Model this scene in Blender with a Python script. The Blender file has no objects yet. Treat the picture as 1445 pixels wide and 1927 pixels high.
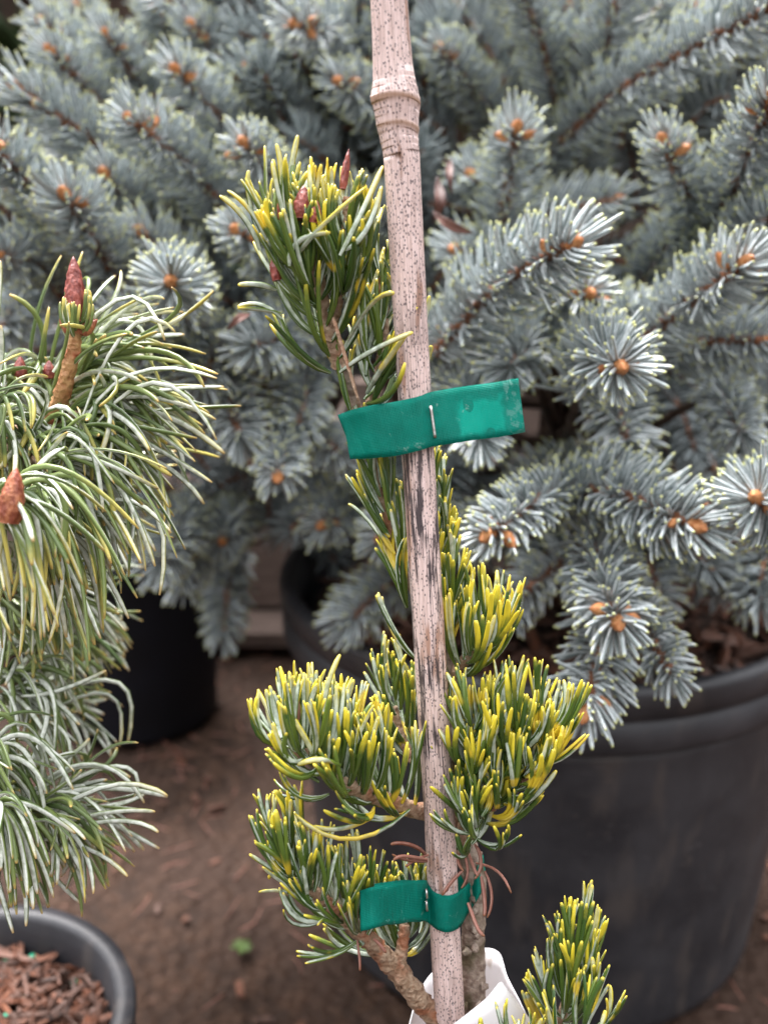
import bpy, math
import numpy as np
from mathutils import Vector
S = bpy.context.scene
C = bpy.context.scene.collection
R = math.radians
rng = np.random.default_rng(11)

# ------------------------------------------------------------------ camera, world, sun, exposure
H, PITCH, FPX = 0.53, R(18), 1987.0
cam = bpy.data.objects.new('camera', bpy.data.cameras.new('camera')); C.objects.link(cam)
cam.location = (0, 0, H); cam.rotation_euler = (R(90) - PITCH, 0, 0)
cam.data.sensor_fit = 'HORIZONTAL'; cam.data.sensor_width = 9.8
cam.data.angle = 2 * math.atan(722.5 / FPX)
cam.data.clip_start = 0.01; cam.data.clip_end = 400
cam.data.dof.use_dof = True; cam.data.dof.focus_distance = 0.315
cam.data.dof.aperture_fstop = cam.data.lens / 4.0      # aperture about 4 mm wide
S.camera = cam
S.render.resolution_x, S.render.resolution_y = 767, 1024
S.view_settings.view_transform = 'Standard'; S.view_settings.look = 'None'
S.view_settings.exposure = 2.55; S.view_settings.gamma = 1
SUN_EL, SUN_AZ = R(62), R(-25)
w = bpy.data.worlds.new('World'); S.world = w; w.use_nodes = True
nt = w.node_tree; nt.nodes.clear()
sky = nt.nodes.new('ShaderNodeTexSky'); sky.sky_type = 'NISHITA'; sky.sun_disc = False
sky.sun_elevation = SUN_EL; sky.sun_rotation = SUN_AZ
hsv = nt.nodes.new('ShaderNodeHueSaturation'); hsv.inputs['Saturation'].default_value = 0.08
bg = nt.nodes.new('ShaderNodeBackground'); bg.inputs['Strength'].default_value = 0.074
wo = nt.nodes.new('ShaderNodeOutputWorld')
# overcast sky: brighter overhead than near the horizon
tc = nt.nodes.new('ShaderNodeTexCoord'); sx_ = nt.nodes.new('ShaderNodeSeparateXYZ'); mr = nt.nodes.new('ShaderNodeMapRange'); mr.interpolation_type = 'SMOOTHSTEP'
mr.inputs[1].default_value = .05; mr.inputs[2].default_value = .95; mr.inputs[3].default_value = .12; mr.inputs[4].default_value = 3.0
nt.links.new(tc.outputs['Generated'], sx_.inputs[0]); nt.links.new(sx_.outputs[2], mr.inputs[0])
ml = nt.nodes.new('ShaderNodeVectorMath'); ml.operation = 'SCALE'
nt.links.new(sky.outputs[0], hsv.inputs['Color']); nt.links.new(hsv.outputs[0], ml.inputs[0]); nt.links.new(mr.outputs[0], ml.inputs['Scale']); nt.links.new(ml.outputs[0], bg.inputs[0]); nt.links.new(bg.outputs[0], wo.inputs[0])
sl = bpy.data.lights.new('sun', 'SUN'); sl.energy = 1.5; sl.angle = R(22); sl.color = (1, 0.955, 0.94)
sun = bpy.data.objects.new('sun', sl); C.objects.link(sun)
sd = Vector((math.sin(SUN_AZ) * math.cos(SUN_EL), math.cos(SUN_AZ) * math.cos(SUN_EL), math.sin(SUN_EL)))
sun.rotation_euler = sd.to_track_quat('Z', 'Y').to_euler()

# ------------------------------------------------------------------ geometry helpers
FWD = np.array([0, math.cos(PITCH), -math.sin(PITCH)]); UP = np.array([0, math.sin(PITCH), math.cos(PITCH)]); RT = np.array([1., 0, 0])
Z = np.array([0, 0, 1.])
def P(x, y, d):
    """a point seen at (x, y) of the photograph, d metres in front of the lens"""
    return np.array([0, 0, H]) + d * (FWD + (x - 722.5) / FPX * RT - (y - 963.5) / FPX * UP)
def PP(pts): return np.array([P(*p) for p in pts])
def nrm(v):
    v = np.asarray(v, float); return v / (np.linalg.norm(v, axis=-1, keepdims=True) + 1e-12)
def smooth_path(pts, n):
    """Catmull-Rom through points (any dimension)"""
    p = np.asarray(pts, float)
    if len(p) == 2: return p[0] + (p[1] - p[0]) * np.linspace(0, 1, n)[:, None]
    q = np.vstack([2 * p[0] - p[1], p, 2 * p[-1] - p[-2]])
    seg = np.r_[0, np.cumsum(np.linalg.norm(np.diff(p[:, :3], axis=0), axis=1))]
    s = np.linspace(0, seg[-1], n); out = []
    for v in s:
        i = min(max(np.searchsorted(seg, v, side='right') - 1, 0), len(p) - 2)
        t = (v - seg[i]) / max(seg[i + 1] - seg[i], 1e-9)
        a, b, c, d = q[i], q[i + 1], q[i + 2], q[i + 3]
        out.append(.5 * (2 * b + (c - a) * t + (2 * a - 5 * b + 4 * c - d) * t * t + (3 * b - a - 3 * c + d) * t ** 3))
    return np.array(out)

class MB:
    def __init__(s): s.v = []; s.q = []; s.a = []; s.uv = []; s.mi = []; s.n = 0; s.poly = []
    def add(s, v, q, a=None, mi=0, uv=None):
        v = np.asarray(v, float).reshape(-1, 3); q = np.asarray(q, int).reshape(-1, 4)
        if a is None: a = np.tile([0., 0, rng.random(), 0], (len(v), 1))
        if uv is None: uv = np.zeros((len(v), 2))
        s.v.append(v); s.q.append(q + s.n); s.a.append(a); s.uv.append(uv); s.mi.append(np.full(len(q), mi)); s.n += len(v)
    def build(s, name, mats, parent=None, origin=None, smooth=True, uv=False):
        v = np.vstack(s.v); q = np.vstack(s.q); a = np.vstack(s.a); mi = np.concatenate(s.mi)
        if not isinstance(mats, (list, tuple)): mats = [mats]
        o0 = np.zeros(3) if origin is None else np.asarray(origin, float)
        me = bpy.data.meshes.new(name)
        me.vertices.add(len(v)); me.vertices.foreach_set('co', (v - o0).ravel())
        me.loops.add(q.size); me.loops.foreach_set('vertex_index', q.ravel())
        me.polygons.add(len(q)); me.polygons.foreach_set('loop_start', np.arange(len(q)) * 4)
        me.polygons.foreach_set('loop_total', np.full(len(q), 4))
        me.polygons.foreach_set('material_index', mi)
        me.polygons.foreach_set('use_smooth', np.full(len(q), smooth))
        at = me.attributes.new('ncol', 'FLOAT_COLOR', 'POINT'); at.data.foreach_set('color', a.ravel())
        if uv:
            u = me.uv_layers.new(name='UVMap'); u.data.foreach_set('uv', np.vstack(s.uv)[q.ravel()].ravel())
        me.update(calc_edges=True); me.validate()
        for m in mats: me.materials.append(m)
        o = bpy.data.objects.new(name, me); C.objects.link(o); o.location = o0
        if parent is not None:
            o.parent = parent; pl = o0 - np.array(ORIG.get(parent.name, (0, 0, 0))); o.location = pl
        ORIG[o.name] = tuple(o0)
        return o
ORIG = {}
def tag(o, label=None, cat=None, group=None, kind=None):
    if label: o['label'] = label
    if cat: o['category'] = cat
    if group: o['group'] = group
    if kind: o['kind'] = kind
    return o
def thing(name, loc, label, cat, group=None):
    o = bpy.data.objects.new(name, None); C.objects.link(o); o.location = loc; o.empty_display_size = .02
    ORIG[o.name] = tuple(loc)
    return tag(o, label, cat, group)

def frame(T, ref):
    Sd = np.cross(T, ref); bad = np.linalg.norm(Sd, axis=-1) < 1e-4
    Sd[bad] = np.cross(T[bad], np.array([.3, .5, .8]))
    Sd = nrm(Sd); return Sd, np.cross(Sd, T)
TIPS, DROPS = [None], []
def needles(mb, base, d, L, wd, b2, b3=None, M=4, N=4, stripe=None, ref=None, rnd=None, yel=None, flat=1., mi=0, tip=.3, exact=False):
    """a batch of curved needles: p(t) = base + L (d t + b2 t^2 + b3 t^3)"""
    n = len(base); t = np.linspace(0, 1, N) ** .9; t[-1] = 1
    if N > 4: t = np.r_[np.linspace(0, .9, N - 2), .965, 1.]
    if b3 is None: b3 = np.zeros((n, 3))
    tt = t[None, :, None]; Lc = L[:, None, None]
    T = nrm(d[:, None] + 2 * b2[:, None] * tt + 3 * b3[:, None] * tt ** 2)
    if exact: p = base[:, None] + Lc * (d[:, None] * tt + b2[:, None] * tt ** 2 + b3[:, None] * tt ** 3)
    else:                                                                    # follow the turning direction at constant speed
        st = (T[:, 1:] + T[:, :-1]) / 2 * np.diff(t)[None, :, None]
        p = base[:, None] + Lc * np.concatenate([np.zeros((n, 1, 3)), np.cumsum(st, axis=1)], 1)
    if ref is None: ref = nrm(rng.normal(size=(n, 3)))
    Sd, B = frame(T, np.broadcast_to(ref[:, None], T.shape).copy())
    prof = np.interp(t, [0, .08, .3, .88, .96, 1], [.6, .85, 1, .9, .68, tip])
    r = (wd[:, None] / 2) * prof[None]
    ph = np.arange(M) * 2 * math.pi / M
    v = p[:, :, None] + r[:, :, None, None] * (Sd[:, :, None] * np.cos(ph)[None, None, :, None] + B[:, :, None] * (np.sin(ph) * flat)[None, None, :, None])
    if stripe is None: stripe = [1, 0] * (M // 2)
    TIPS[0] = p[:, -1]
    if rnd is None: rnd = rng.random(n)
    if yel is None: yel = np.zeros(n)
    a = np.zeros((n, N, M, 4)); a[..., 0] = t[None, :, None]; a[..., 1] = np.array(stripe, float)[None, None]
    a[..., 2] = rnd[:, None, None]; a[..., 3] = yel[:, None, None]
    i = np.arange(N - 1)[:, None]; j = np.arange(M)[None]
    q = np.stack([i * M + j, i * M + (j + 1) % M, (i + 1) * M + (j + 1) % M, (i + 1) * M + j], -1).reshape(-1, 4)
    cap = [[(N - 1) * M + k for k in ([0, 1, 2, 3] if M == 4 else [0, 1, 2, 3])]]
    if M == 6: cap.append([(N - 1) * M + k for k in (3, 4, 5, 0)])
    q = np.vstack([q, cap])
    Q = (q[None] + (np.arange(n) * N * M)[:, None, None]).reshape(-1, 4)
    mb.add(v.reshape(-1, 3), Q, a.reshape(-1, 4), mi)
def tube(mb, pts, rad, sides=8, rough=0., mi=0, cap=True, n=None, flat=None):
    pts = np.asarray(pts, float); rad = np.atleast_1d(np.asarray(rad, float))
    if n is None: n = max(6, len(pts) * 5)
    pr = smooth_path(np.c_[pts, np.interp(np.linspace(0, 1, len(pts)), np.linspace(0, 1, len(rad)), rad)], n)
    p, r = pr[:, :3], pr[:, 3]
    T = nrm(np.gradient(p, axis=0)); Sd, B = frame(T, np.tile(nrm(np.array([.13, .91, .2])), (n, 1)))
    ph = np.arange(sides) * 2 * math.pi / sides
    rr = r[:, None] * (1 + rough * rng.normal(size=(n, sides)))
    v = p[:, None] + rr[..., None] * (Sd[:, None] * np.cos(ph)[None, :, None] + B[:, None] * np.sin(ph)[None, :, None] * (1 if flat is None else flat))
    L = np.r_[0, np.cumsum(np.linalg.norm(np.diff(p, axis=0), axis=1))]
    uv = np.stack(np.broadcast_arrays(ph[None] * r.mean(), L[:, None]), -1).reshape(-1, 2)
    a = np.zeros((n, sides, 4)); a[..., 0] = np.linspace(0, 1, n)[:, None]; a[..., 2] = rng.random()
    i = np.arange(n - 1)[:, None]; j = np.arange(sides)[None]
    q = np.stack([i * sides + j, i * sides + (j + 1) % sides, (i + 1) * sides + (j + 1) % sides, (i + 1) * sides + j], -1).reshape(-1, 4)
    ex = []
    if cap:
        for r0 in (0, (n - 1) * sides):
            for k in range(1, sides - 2, 2): ex.append([r0, r0 + k, r0 + k + 1, r0 + k + 2])
        q = np.vstack([q, ex])
    mb.add(v.reshape(-1, 3), q, a.reshape(-1, 4), mi, uv)
def box(mb, c, s, rot=None, mi=0, jit=0.):
    v = np.array([[x, y, z] for x in (-.5, .5) for y in (-.5, .5) for z in (-.5, .5)]) * np.asarray(s)
    if jit: v = v * (1 + jit * rng.normal(size=v.shape))
    if rot is not None: v = v @ rot.T
    v = v + np.asarray(c)
    mb.add(v, [[0, 1, 3, 2], [4, 6, 7, 5], [0, 4, 5, 1], [2, 3, 7, 6], [0, 2, 6, 4], [1, 5, 7, 3]], mi=mi)
def rot_of(d, roll=0.):
    """matrix whose x axis runs along d"""
    d = nrm(d); a = nrm(np.cross(d, Z) if abs(d[2]) < .95 else np.cross(d, RT)); b = np.cross(d, a)
    a2 = a * math.cos(roll) + b * math.sin(roll); return np.stack([d, a2, np.cross(d, a2)], 1)
def lathe(mb, c, prof, seg=64, mi=0, wob=0.):
    c = np.asarray(c, float); ph = np.arange(seg) * 2 * math.pi / seg
    pr = np.array(prof); n = len(pr)
    k = 1 + wob * np.sin(2 * ph + 1.) + wob * .6 * np.sin(3 * ph)
    v = np.stack([pr[:, :1] * np.cos(ph)[None] * k, pr[:, :1] * np.sin(ph)[None] * k, np.repeat(pr[:, 1:2], seg, 1)], -1) + c
    i = np.arange(n - 1)[:, None]; j = np.arange(seg)[None]
    q = np.stack([i * seg + j, i * seg + (j + 1) % seg, (i + 1) * seg + (j + 1) % seg, (i + 1) * seg + j], -1).reshape(-1, 4)
    mb.add(v.reshape(-1, 3), q, mi=mi)
def sheet(mb, grid, uv=None, mi=0):
    g = np.asarray(grid, float); a, b = g.shape[:2]
    i = np.arange(a - 1)[:, None]; j = np.arange(b - 1)[None]
    q = np.stack([i * b + j, i * b + j + 1, (i + 1) * b + j + 1, (i + 1) * b + j], -1).reshape(-1, 4)
    if uv is None: uv = np.stack(np.meshgrid(np.linspace(0, 1, a), np.linspace(0, 1, b), indexing='ij'), -1)
    mb.add(g.reshape(-1, 3), q, mi=mi, uv=uv.reshape(-1, 2))

# ------------------------------------------------------------------ material helpers
class NT:
    def __init__(s, name):
        s.m = bpy.data.materials.new(name); s.m.use_nodes = True; s.t = s.m.node_tree
        s.b = s.t.nodes['Principled BSDF']; s.out = s.t.nodes['Material Output']
    def n(s, t, **kw):
        x = s.t.nodes.new(t)
        for k, v in kw.items(): setattr(x, k, v)
        return x
    def l(s, a, b): s.t.links.new(a, b)
    def put(s, sock, v):
        if isinstance(v, bpy.types.NodeSocket): s.l(v, sock)
        elif isinstance(v, (tuple, list)) and len(v) == 3 and sock.type == 'RGBA': sock.default_value = (*v, 1)
        else: sock.default_value = v
    def mix(s, f, a, b, mode='MIX'):
        x = s.n('ShaderNodeMix', data_type='RGBA', blend_type=mode)
        s.put(x.inputs[0], f); s.put(x.inputs[6], a); s.put(x.inputs[7], b); return x.outputs[2]
    def math(s, op, a, b=0., c=0.):
        x = s.n('ShaderNodeMath', operation=op); s.put(x.inputs[0], a); s.put(x.inputs[1], b); s.put(x.inputs[2], c); return x.outputs[0]
    def step(s, v, lo, hi):
        x = s.n('ShaderNodeMapRange', interpolation_type='SMOOTHSTEP'); s.put(x.inputs[0], v); s.put(x.inputs[1], lo); s.put(x.inputs[2], hi); return x.outputs[0]
    def noise(s, scale, detail=3., vec=None, rough=.5, dist=0.):
        x = s.n('ShaderNodeTexNoise'); x.inputs['Scale'].default_value = scale; x.inputs['Detail'].default_value = detail
        x.inputs['Roughness'].default_value = rough; x.inputs['Distortion'].default_value = dist
        if vec is not None: s.l(vec, x.inputs['Vector'])
        return x.outputs[0]
    def vor(s, scale, vec=None):
        x = s.n('ShaderNodeTexVoronoi'); x.inputs['Scale'].default_value = scale
        if vec is not None: s.l(vec, x.inputs['Vector'])
        return x
    def map(s, vec, sc):
        x = s.n('ShaderNodeMapping'); s.l(vec, x.inputs[0]); x.inputs['Scale'].default_value = sc; return x.outputs[0]
    def obj(s): return s.n('ShaderNodeTexCoord').outputs['Object']
    def uv(s): return s.n('ShaderNodeTexCoord').outputs['UV']
    def geo(s): return s.n('ShaderNodeNewGeometry').outputs['Position']
    def bump(s, h, st=.3, d=.001):
        x = s.n('ShaderNodeBump'); x.inputs['Strength'].default_value = st; x.inputs['Distance'].default_value = d
        s.l(h, x.inputs['Height']); s.l(x.outputs[0], s.b.inputs['Normal'])
    def fin(s, col, rough=.5, spec=.5, coat=0.):
        s.put(s.b.inputs['Base Color'], col); s.put(s.b.inputs['Roughness'], rough)
        s.b.inputs['Specular IOR Level'].default_value = spec
        s.b.inputs['Coat Weight'].default_value = coat; s.b.inputs['Coat Roughness'].default_value = .12
        return s.m

def needle_mat(name, dark, mid, stripe, tipc, tip_at=.9, stripe_amt=.8, yellow=None, rough=.38, spec=.5, band=False, base_c=None):
    k = NT(name); at = k.n('ShaderNodeAttribute', attribute_name='ncol'); sp = k.n('ShaderNodeSeparateColor'); k.l(at.outputs['Color'], sp.inputs[0])
    t, st, rnd, yel = sp.outputs[0], sp.outputs[1], sp.outputs[2], at.outputs['Alpha']
    g = k.geo(); ns = k.noise(420, 2, g); nb = k.noise(35, 2, g)
    c = k.mix(rnd, dark, mid)
    c = k.mix(k.math('MULTIPLY', k.math('MULTIPLY', k.step(st, .15, .85), stripe_amt), k.math('MULTIPLY_ADD', k.step(ns, .3, .6), .5, .5)), c, stripe)
    if yellow is not None:
        th = k.math('MULTIPLY_ADD', yel, -.8, 1.0)                               # each needle turns yellow from here to its tip
        f = k.step(k.math('MULTIPLY_ADD', k.math('ADD', k.math('SUBTRACT', nb, .5), k.math('MULTIPLY_ADD', ns, .4, -.2)), .6, t), th, k.math('ADD', th, .4))
        f = k.math('MULTIPLY', f, k.math('MULTIPLY_ADD', st, -.55, 1.))
        c = k.mix(f, c, yellow)
        if band:
            b = k.step(k.noise(70, 1, g), .62, .68)
            c = k.mix(k.math('MULTIPLY', b, .85), c, (yellow[0], yellow[1] * .9, yellow[2]))
    c = k.mix(k.step(t, tip_at, tip_at + .08), c, tipc)
    if base_c: c = k.mix(k.step(t, .12, 0.), c, base_c)
    return k.fin(c, rough, spec)
M = {}
M['pine'] = needle_mat('variegated_needle', (.025, .065, .01), (.10, .15, .02), (.52, .58, .5), (.66, .52, .05), .93, .9, (.68, .55, .035), band=True, rough=.27)
M['curly'] = needle_mat('curly_needle', (.06, .10, .025), (.17, .22, .06), (.66, .68, .62), (.62, .4, .14), .94, .95, (.6, .5, .12), rough=.3)
M['spruce'] = needle_mat('blue_spruce_needle', (.13, .168, .166), (.295, .338, .34), (.76, .81, .83), (.55, .56, .22), .92, .85, rough=.24, spec=.7)
M['spruceshade'] = needle_mat('shaded_inner_spruce_needle', (.09, .115, .115), (.20, .235, .237), (.52, .57, .59), (.3, .3, .15), .96, .7, rough=.4)  # inner needles in darker colours: shade between the shoots painted in
M['hedge'] = needle_mat('hedge_leaf', (.015, .03, .01), (.03, .06, .02), (.04, .07, .02), (.03, .05, .02), .99)
M['dead'] = needle_mat('dead_needle', (.13, .035, .018), (.30, .12, .085), (.36, .2, .16), (.2, .08, .04), .85, .5, rough=.5)
def bark_mat(name, a, b, c, sc=300., bs=.8):
    k = NT(name); g = k.geo(); n1 = k.noise(sc, 4, g, .6); n2 = k.noise(sc * .25, 3, g); v = k.vor(sc * 1.1, g)
    col = k.mix(k.step(n1, .35, .65), a, b); col = k.mix(k.step(n2, .5, .68), col, c)
    k.bump(k.math('ADD', n1, k.math('MULTIPLY', v.outputs['Distance'], .8)), bs, .0008)
    return k.fin(col, .6, .4)
M['trunk'] = bark_mat('grey_brown_bark', (.16, .11, .085), (.33, .26, .21), (.1, .08, .045), 420)
M['branch'] = bark_mat('pale_brown_bark', (.25, .15, .09), (.42, .30, .21), (.3, .12, .06), 520, 1.)
M['stemtan'] = bark_mat('tan_bark', (.33, .15, .06), (.48, .27, .12), (.36, .09, .04), 500, 1.)
M['twig'] = bark_mat('rust_twig', (.2, .075, .035), (.36, .15, .07), (.12, .05, .03), 420, 1.)
M['sprucebark'] = bark_mat('dark_bark', (.05, .03, .022), (.11, .07, .05), (.04, .03, .02), 200)
def bud_mat(name, a, b, tip):
    k = NT(name); at = k.n('ShaderNodeAttribute', attribute_name='ncol'); sp = k.n('ShaderNodeSeparateColor'); k.l(at.outputs['Color'], sp.inputs[0])
    g = k.geo(); n = k.noise(700, 3, k.map(g, (1, 1, .35))); v = k.vor(900, k.map(g, (1, 1, .5)))
    c = k.mix(k.step(n, .35, .65), a, b); c = k.mix(k.math('MULTIPLY', k.step(sp.outputs[0], .6, 1.), .7), c, tip)
    k.bump(k.math('ADD', n, v.outputs['Distance']), .6, .0006); return k.fin(c, .5)
M['budred'] = bud_mat('red_bud_scales', (.14, .018, .012), (.30, .07, .05), (.13, .014, .01))
M['buddark'] = bud_mat('brown_bud_scales', (.2, .045, .02), (.4, .14, .06), (.32, .06, .03))
M['budorange'] = bud_mat('orange_bud_scales', (.5, .17, .05), (.68, .32, .13), (.45, .16, .05))

def plastic_mat(name, c1, c2, rough=.45, dirt=1., spec=.5):
    k = NT(name); g = k.geo(); n = k.noise(18, 4, g, .6); d = k.noise(60, 3, k.map(g, (1, 1, .25))); sc = k.noise(9, 2, k.map(g, (1.5, 1.5, 1)), dist=2.)
    c = k.mix(k.step(n, .35, .75), c1, c2)
    c = k.mix(k.math('MULTIPLY', k.step(d, .5, .75), .55 * dirt), c, (.085, .07, .062))
    splash = k.math('MULTIPLY', k.step(k.noise(140, 5, g, .7), .6, .68), k.step(k.noise(14, 2, g), .45, .62)); c = k.mix(k.math('MULTIPLY', splash, .5 * dirt), c, (.11, .085, .07))
    scr = k.step(k.noise(1, 2, k.map(g, (45, 45, 160)), .5, 1.5), .70, .72); c = k.mix(k.math('MULTIPLY', scr, .35 * dirt), c, (.10, .095, .10))
    c = k.mix(k.math('MULTIPLY', k.step(sc, .68, .72), .25), c, (.012, .012, .014))
    k.bump(k.math('ADD', k.noise(260, 2, g), k.math('MULTIPLY', n, 3.)), .15, .001)
    return k.fin(c, k.math('MULTIPLY_ADD', n, .3, rough - .1), spec)
M['pot'] = plastic_mat('black_pot_plastic', (.020, .020, .024), (.041, .040, .045))
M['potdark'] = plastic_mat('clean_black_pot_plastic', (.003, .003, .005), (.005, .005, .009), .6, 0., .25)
def soil_mat(name, a, b, c, sc):
    k = NT(name); g = k.geo(); n = k.noise(sc, 6, g, .65); n2 = k.noise(sc * .13, 3, g); v = k.vor(sc * 1.6, g)
    col = k.mix(k.step(n, .35, .65), a, b); col = k.mix(k.step(n2, .42, .62), col, c)
    col = k.mix(k.math('MULTIPLY', k.step(v.outputs['Distance'], .35, .1), .3), col, (.085, .052, .04))
    k.bump(k.math('ADD', n, v.outputs['Distance']), .9, .006); return k.fin(col, .8, .3)
M['ground'] = soil_mat('bare_dirt', (.024, .0115, .0063), (.056, .028, .016), (.038, .019, .0115), 60)
M['soil'] = soil_mat('potting_soil', (.02, .012, .01), (.06, .03, .02), (.035, .02, .014), 160)
k = NT('bark_chip'); at = k.n('ShaderNodeAttribute', attribute_name='ncol'); sp = k.n('ShaderNodeSeparateColor'); k.l(at.outputs['Color'], sp.inputs[0])
n = k.noise(250, 4, k.geo(), .6); c = k.mix(sp.outputs[2], (.018, .009, .006), (.19, .065, .03)); c = k.mix(k.step(n, .4, .65), c, (.1, .05, .035)); k.bump(n, .8, .001); M['chip'] = k.fin(c, .65)
k = NT('green_pellet'); M['pellet'] = k.fin(k.mix(k.step(k.noise(300, 2, k.geo()), .4, .6), (.0, .22, .12), (.02, .3, .17)), .4)
k = NT('weathered_wood'); g = k.geo(); n = k.noise(25, 4, k.map(g, (1, 6, 14))); k.bump(n, .5, .003)
M['wood'] = k.fin(k.mix(k.step(n, .3, .7), (.11, .075, .06), (.2, .14, .115)), .75)
k = NT('staple_steel'); k.b.inputs['Metallic'].default_value = 1.; M['steel'] = k.fin(k.mix(k.step(k.noise(900, 2, k.geo()), .4, .7), (.62, .6, .58), (.4, .37, .34)), .3)
k = NT('label_paper'); g = k.geo(); n = k.noise(150, 3, k.map(g, (1, 1, .4)))
M['paper'] = k.fin(k.mix(k.math('MULTIPLY', k.step(n, .64, .72), .6), (.80, .77, .79), (.42, .33, .26)), .5)
k = NT('dry_leaf'); n = k.noise(120, 4, k.geo()); k.bump(n, .6, .002); M['leaf'] = k.fin(k.mix(k.step(n, .35, .65), (.05, .014, .009), (.13, .05, .035)), .6)
k = NT('water_drop'); k.b.inputs['Transmission Weight'].default_value = 1.; k.b.inputs['IOR'].default_value = 1.33; M['drop'] = k.fin((1, 1, 1), .02)
k = NT('weed_leaf'); M['weed'] = k.fin(k.mix(k.noise(90, 2, k.geo()), (.05, .09, .015), (.10, .16, .03)), .5)

def tape_mat(name='green_tie_tape', patch=False):
    k = NT(name); uv = k.uv(); s = k.n('ShaderNodeSeparateXYZ'); k.l(uv, s.inputs[0]); u, v = s.outputs[0], s.outputs[1]
    g = k.geo(); n = k.noise(90, 3, g, .6); fine = k.noise(700, 3, g)
    w1 = k.math('SINE', k.math('MULTIPLY', k.math('ADD', u, v), 7000.)); w2 = k.math('SINE', k.math('MULTIPLY', k.math('SUBTRACT', u, v), 7000.))
    wv = k.math('MULTIPLY', w1, w2)
    c = k.mix(k.step(n, .3, .7), (.0, .21, .155), (.0, .295, .22))
    if patch:                                                                   # paler window where the two layers stick together
        wob = k.math('MULTIPLY_ADD', k.noise(260, 2, g), .004, -.002)
        du = k.math('ABSOLUTE', k.math('SUBTRACT', u, .0142)); dv = k.math('ABSOLUTE', k.math('SUBTRACT', v, .0085))
        m_ = k.step(k.math('ADD', k.math('MAXIMUM', k.math('SUBTRACT', du, .0062), k.math('SUBTRACT', dv, .0035)), wob), .0022, .0)
        c = k.mix(k.math('MULTIPLY', m_, .8), c, (.0, .52, .39))
        ed = k.math('MULTIPLY', k.step(u, .0062, .005), k.step(k.noise(500, 3, g), .45, .6)); c = k.mix(k.math('MULTIPLY', ed, .5), c, (.2, .42, .38))
    c = k.mix(k.math('MULTIPLY', k.step(wv, -.2, .9), .4), c, (.0, .39, .30))
    sc = k.math('MULTIPLY', k.step(k.noise(160, 4, g, .7, 1.), .62, .7), k.step(fine, .45, .6))
    c = k.mix(k.math('MULTIPLY', sc, .6), c, (.3, .55, .48))
    k.bump(k.math('ADD', k.math('MULTIPLY', wv, .3), k.math('ADD', k.math('MULTIPLY', n, 3.), k.math('MULTIPLY', k.noise(1, 3, k.map(uv, (420, 60, 1)), .6), 4.))), .5, .0007)
    m = k.fin(c, .42, .22)
    tr = k.n('ShaderNodeBsdfTranslucent'); k.l(c, tr.inputs[0]); mx = k.n('ShaderNodeMixShader'); mx.inputs[0].default_value = .4
    k.l(k.b.outputs[0], mx.inputs[1]); k.l(tr.outputs[0], mx.inputs[2]); k.l(mx.outputs[0], k.out.inputs[0]); return m
M['tape'] = tape_mat(); M['tape_upper'] = tape_mat('green_tie_tape_upper', True)
def bamboo_mat():
    k = NT('speckled_bamboo'); uv = k.uv(); g = k.map(uv, (1, 1, 1)); s = k.n('ShaderNodeSeparateXYZ'); k.l(uv, s.inputs[0]); L = s.outputs[1]
    big = k.noise(70, 3, k.map(uv, (1, .6, 1))); fib = k.noise(1, 4, k.map(uv, (2600, 90, 1)), .7); fib2 = k.noise(1, 3, k.map(uv, (900, 30, 1)), .6)
    c = k.mix(k.step(fib, .35, .65), (.83, .65, .62), (.56, .40, .36))
    c = k.mix(k.math('MULTIPLY', k.step(k.noise(1, 3, k.map(uv, (190, 28, 1))), .57, .66), .75), c, (.32, .15, .08))        # brown weathered patches
    # black mould specks, larger and denser in places
    v = k.vor(1, k.map(uv, (1600, 950, 1))); sp1 = k.step(k.math('MULTIPLY_ADD', k.noise(1, 2, k.map(uv, (3000, 1500, 1))), .35, k.math('ADD', v.outputs['Distance'], -.17)), .42, .3)
    cell = k.n('ShaderNodeSeparateColor'); k.l(v.outputs['Color'], cell.inputs[0])
    sp1 = k.math('MULTIPLY', sp1, k.step(k.math('ADD', cell.outputs[0], k.math('MULTIPLY', big, 1.6)), 1.0, 1.15))
    c = k.mix(k.math('MULTIPLY', sp1, .75), c, (.04, .035, .045))
    # soot-dark streaks along the middle of the cane
    ramp = k.math('MULTIPLY', k.step(L, .085, .15), k.step(L, .285, .22))
    m2 = k.noise(1, 3, k.map(uv, (130, 45, 1)), .6)
    dk = k.math('MULTIPLY', k.step(k.math('ADD', k.math('MULTIPLY', k.math('ADD', fib2, k.math('MULTIPLY_ADD', fib, .7, -.35)), .6), k.math('MULTIPLY', m2, .6)), .59, .68), k.math('MULTIPLY_ADD', ramp, .8, .15))
    c = k.mix(dk, c, (.045, .035, .04))
    at = k.n('ShaderNodeAttribute', attribute_name='ncol'); sc = k.n('ShaderNodeSeparateColor'); k.l(at.outputs['Color'], sc.inputs[0])
    c = k.mix(k.math('MULTIPLY', sc.outputs[1], .8), c, (.3, .16, .08))
    k.bump(fib, .25, .0005); return k.fin(c, .5, .4)
M['bamboo'] = bamboo_mat()

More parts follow.
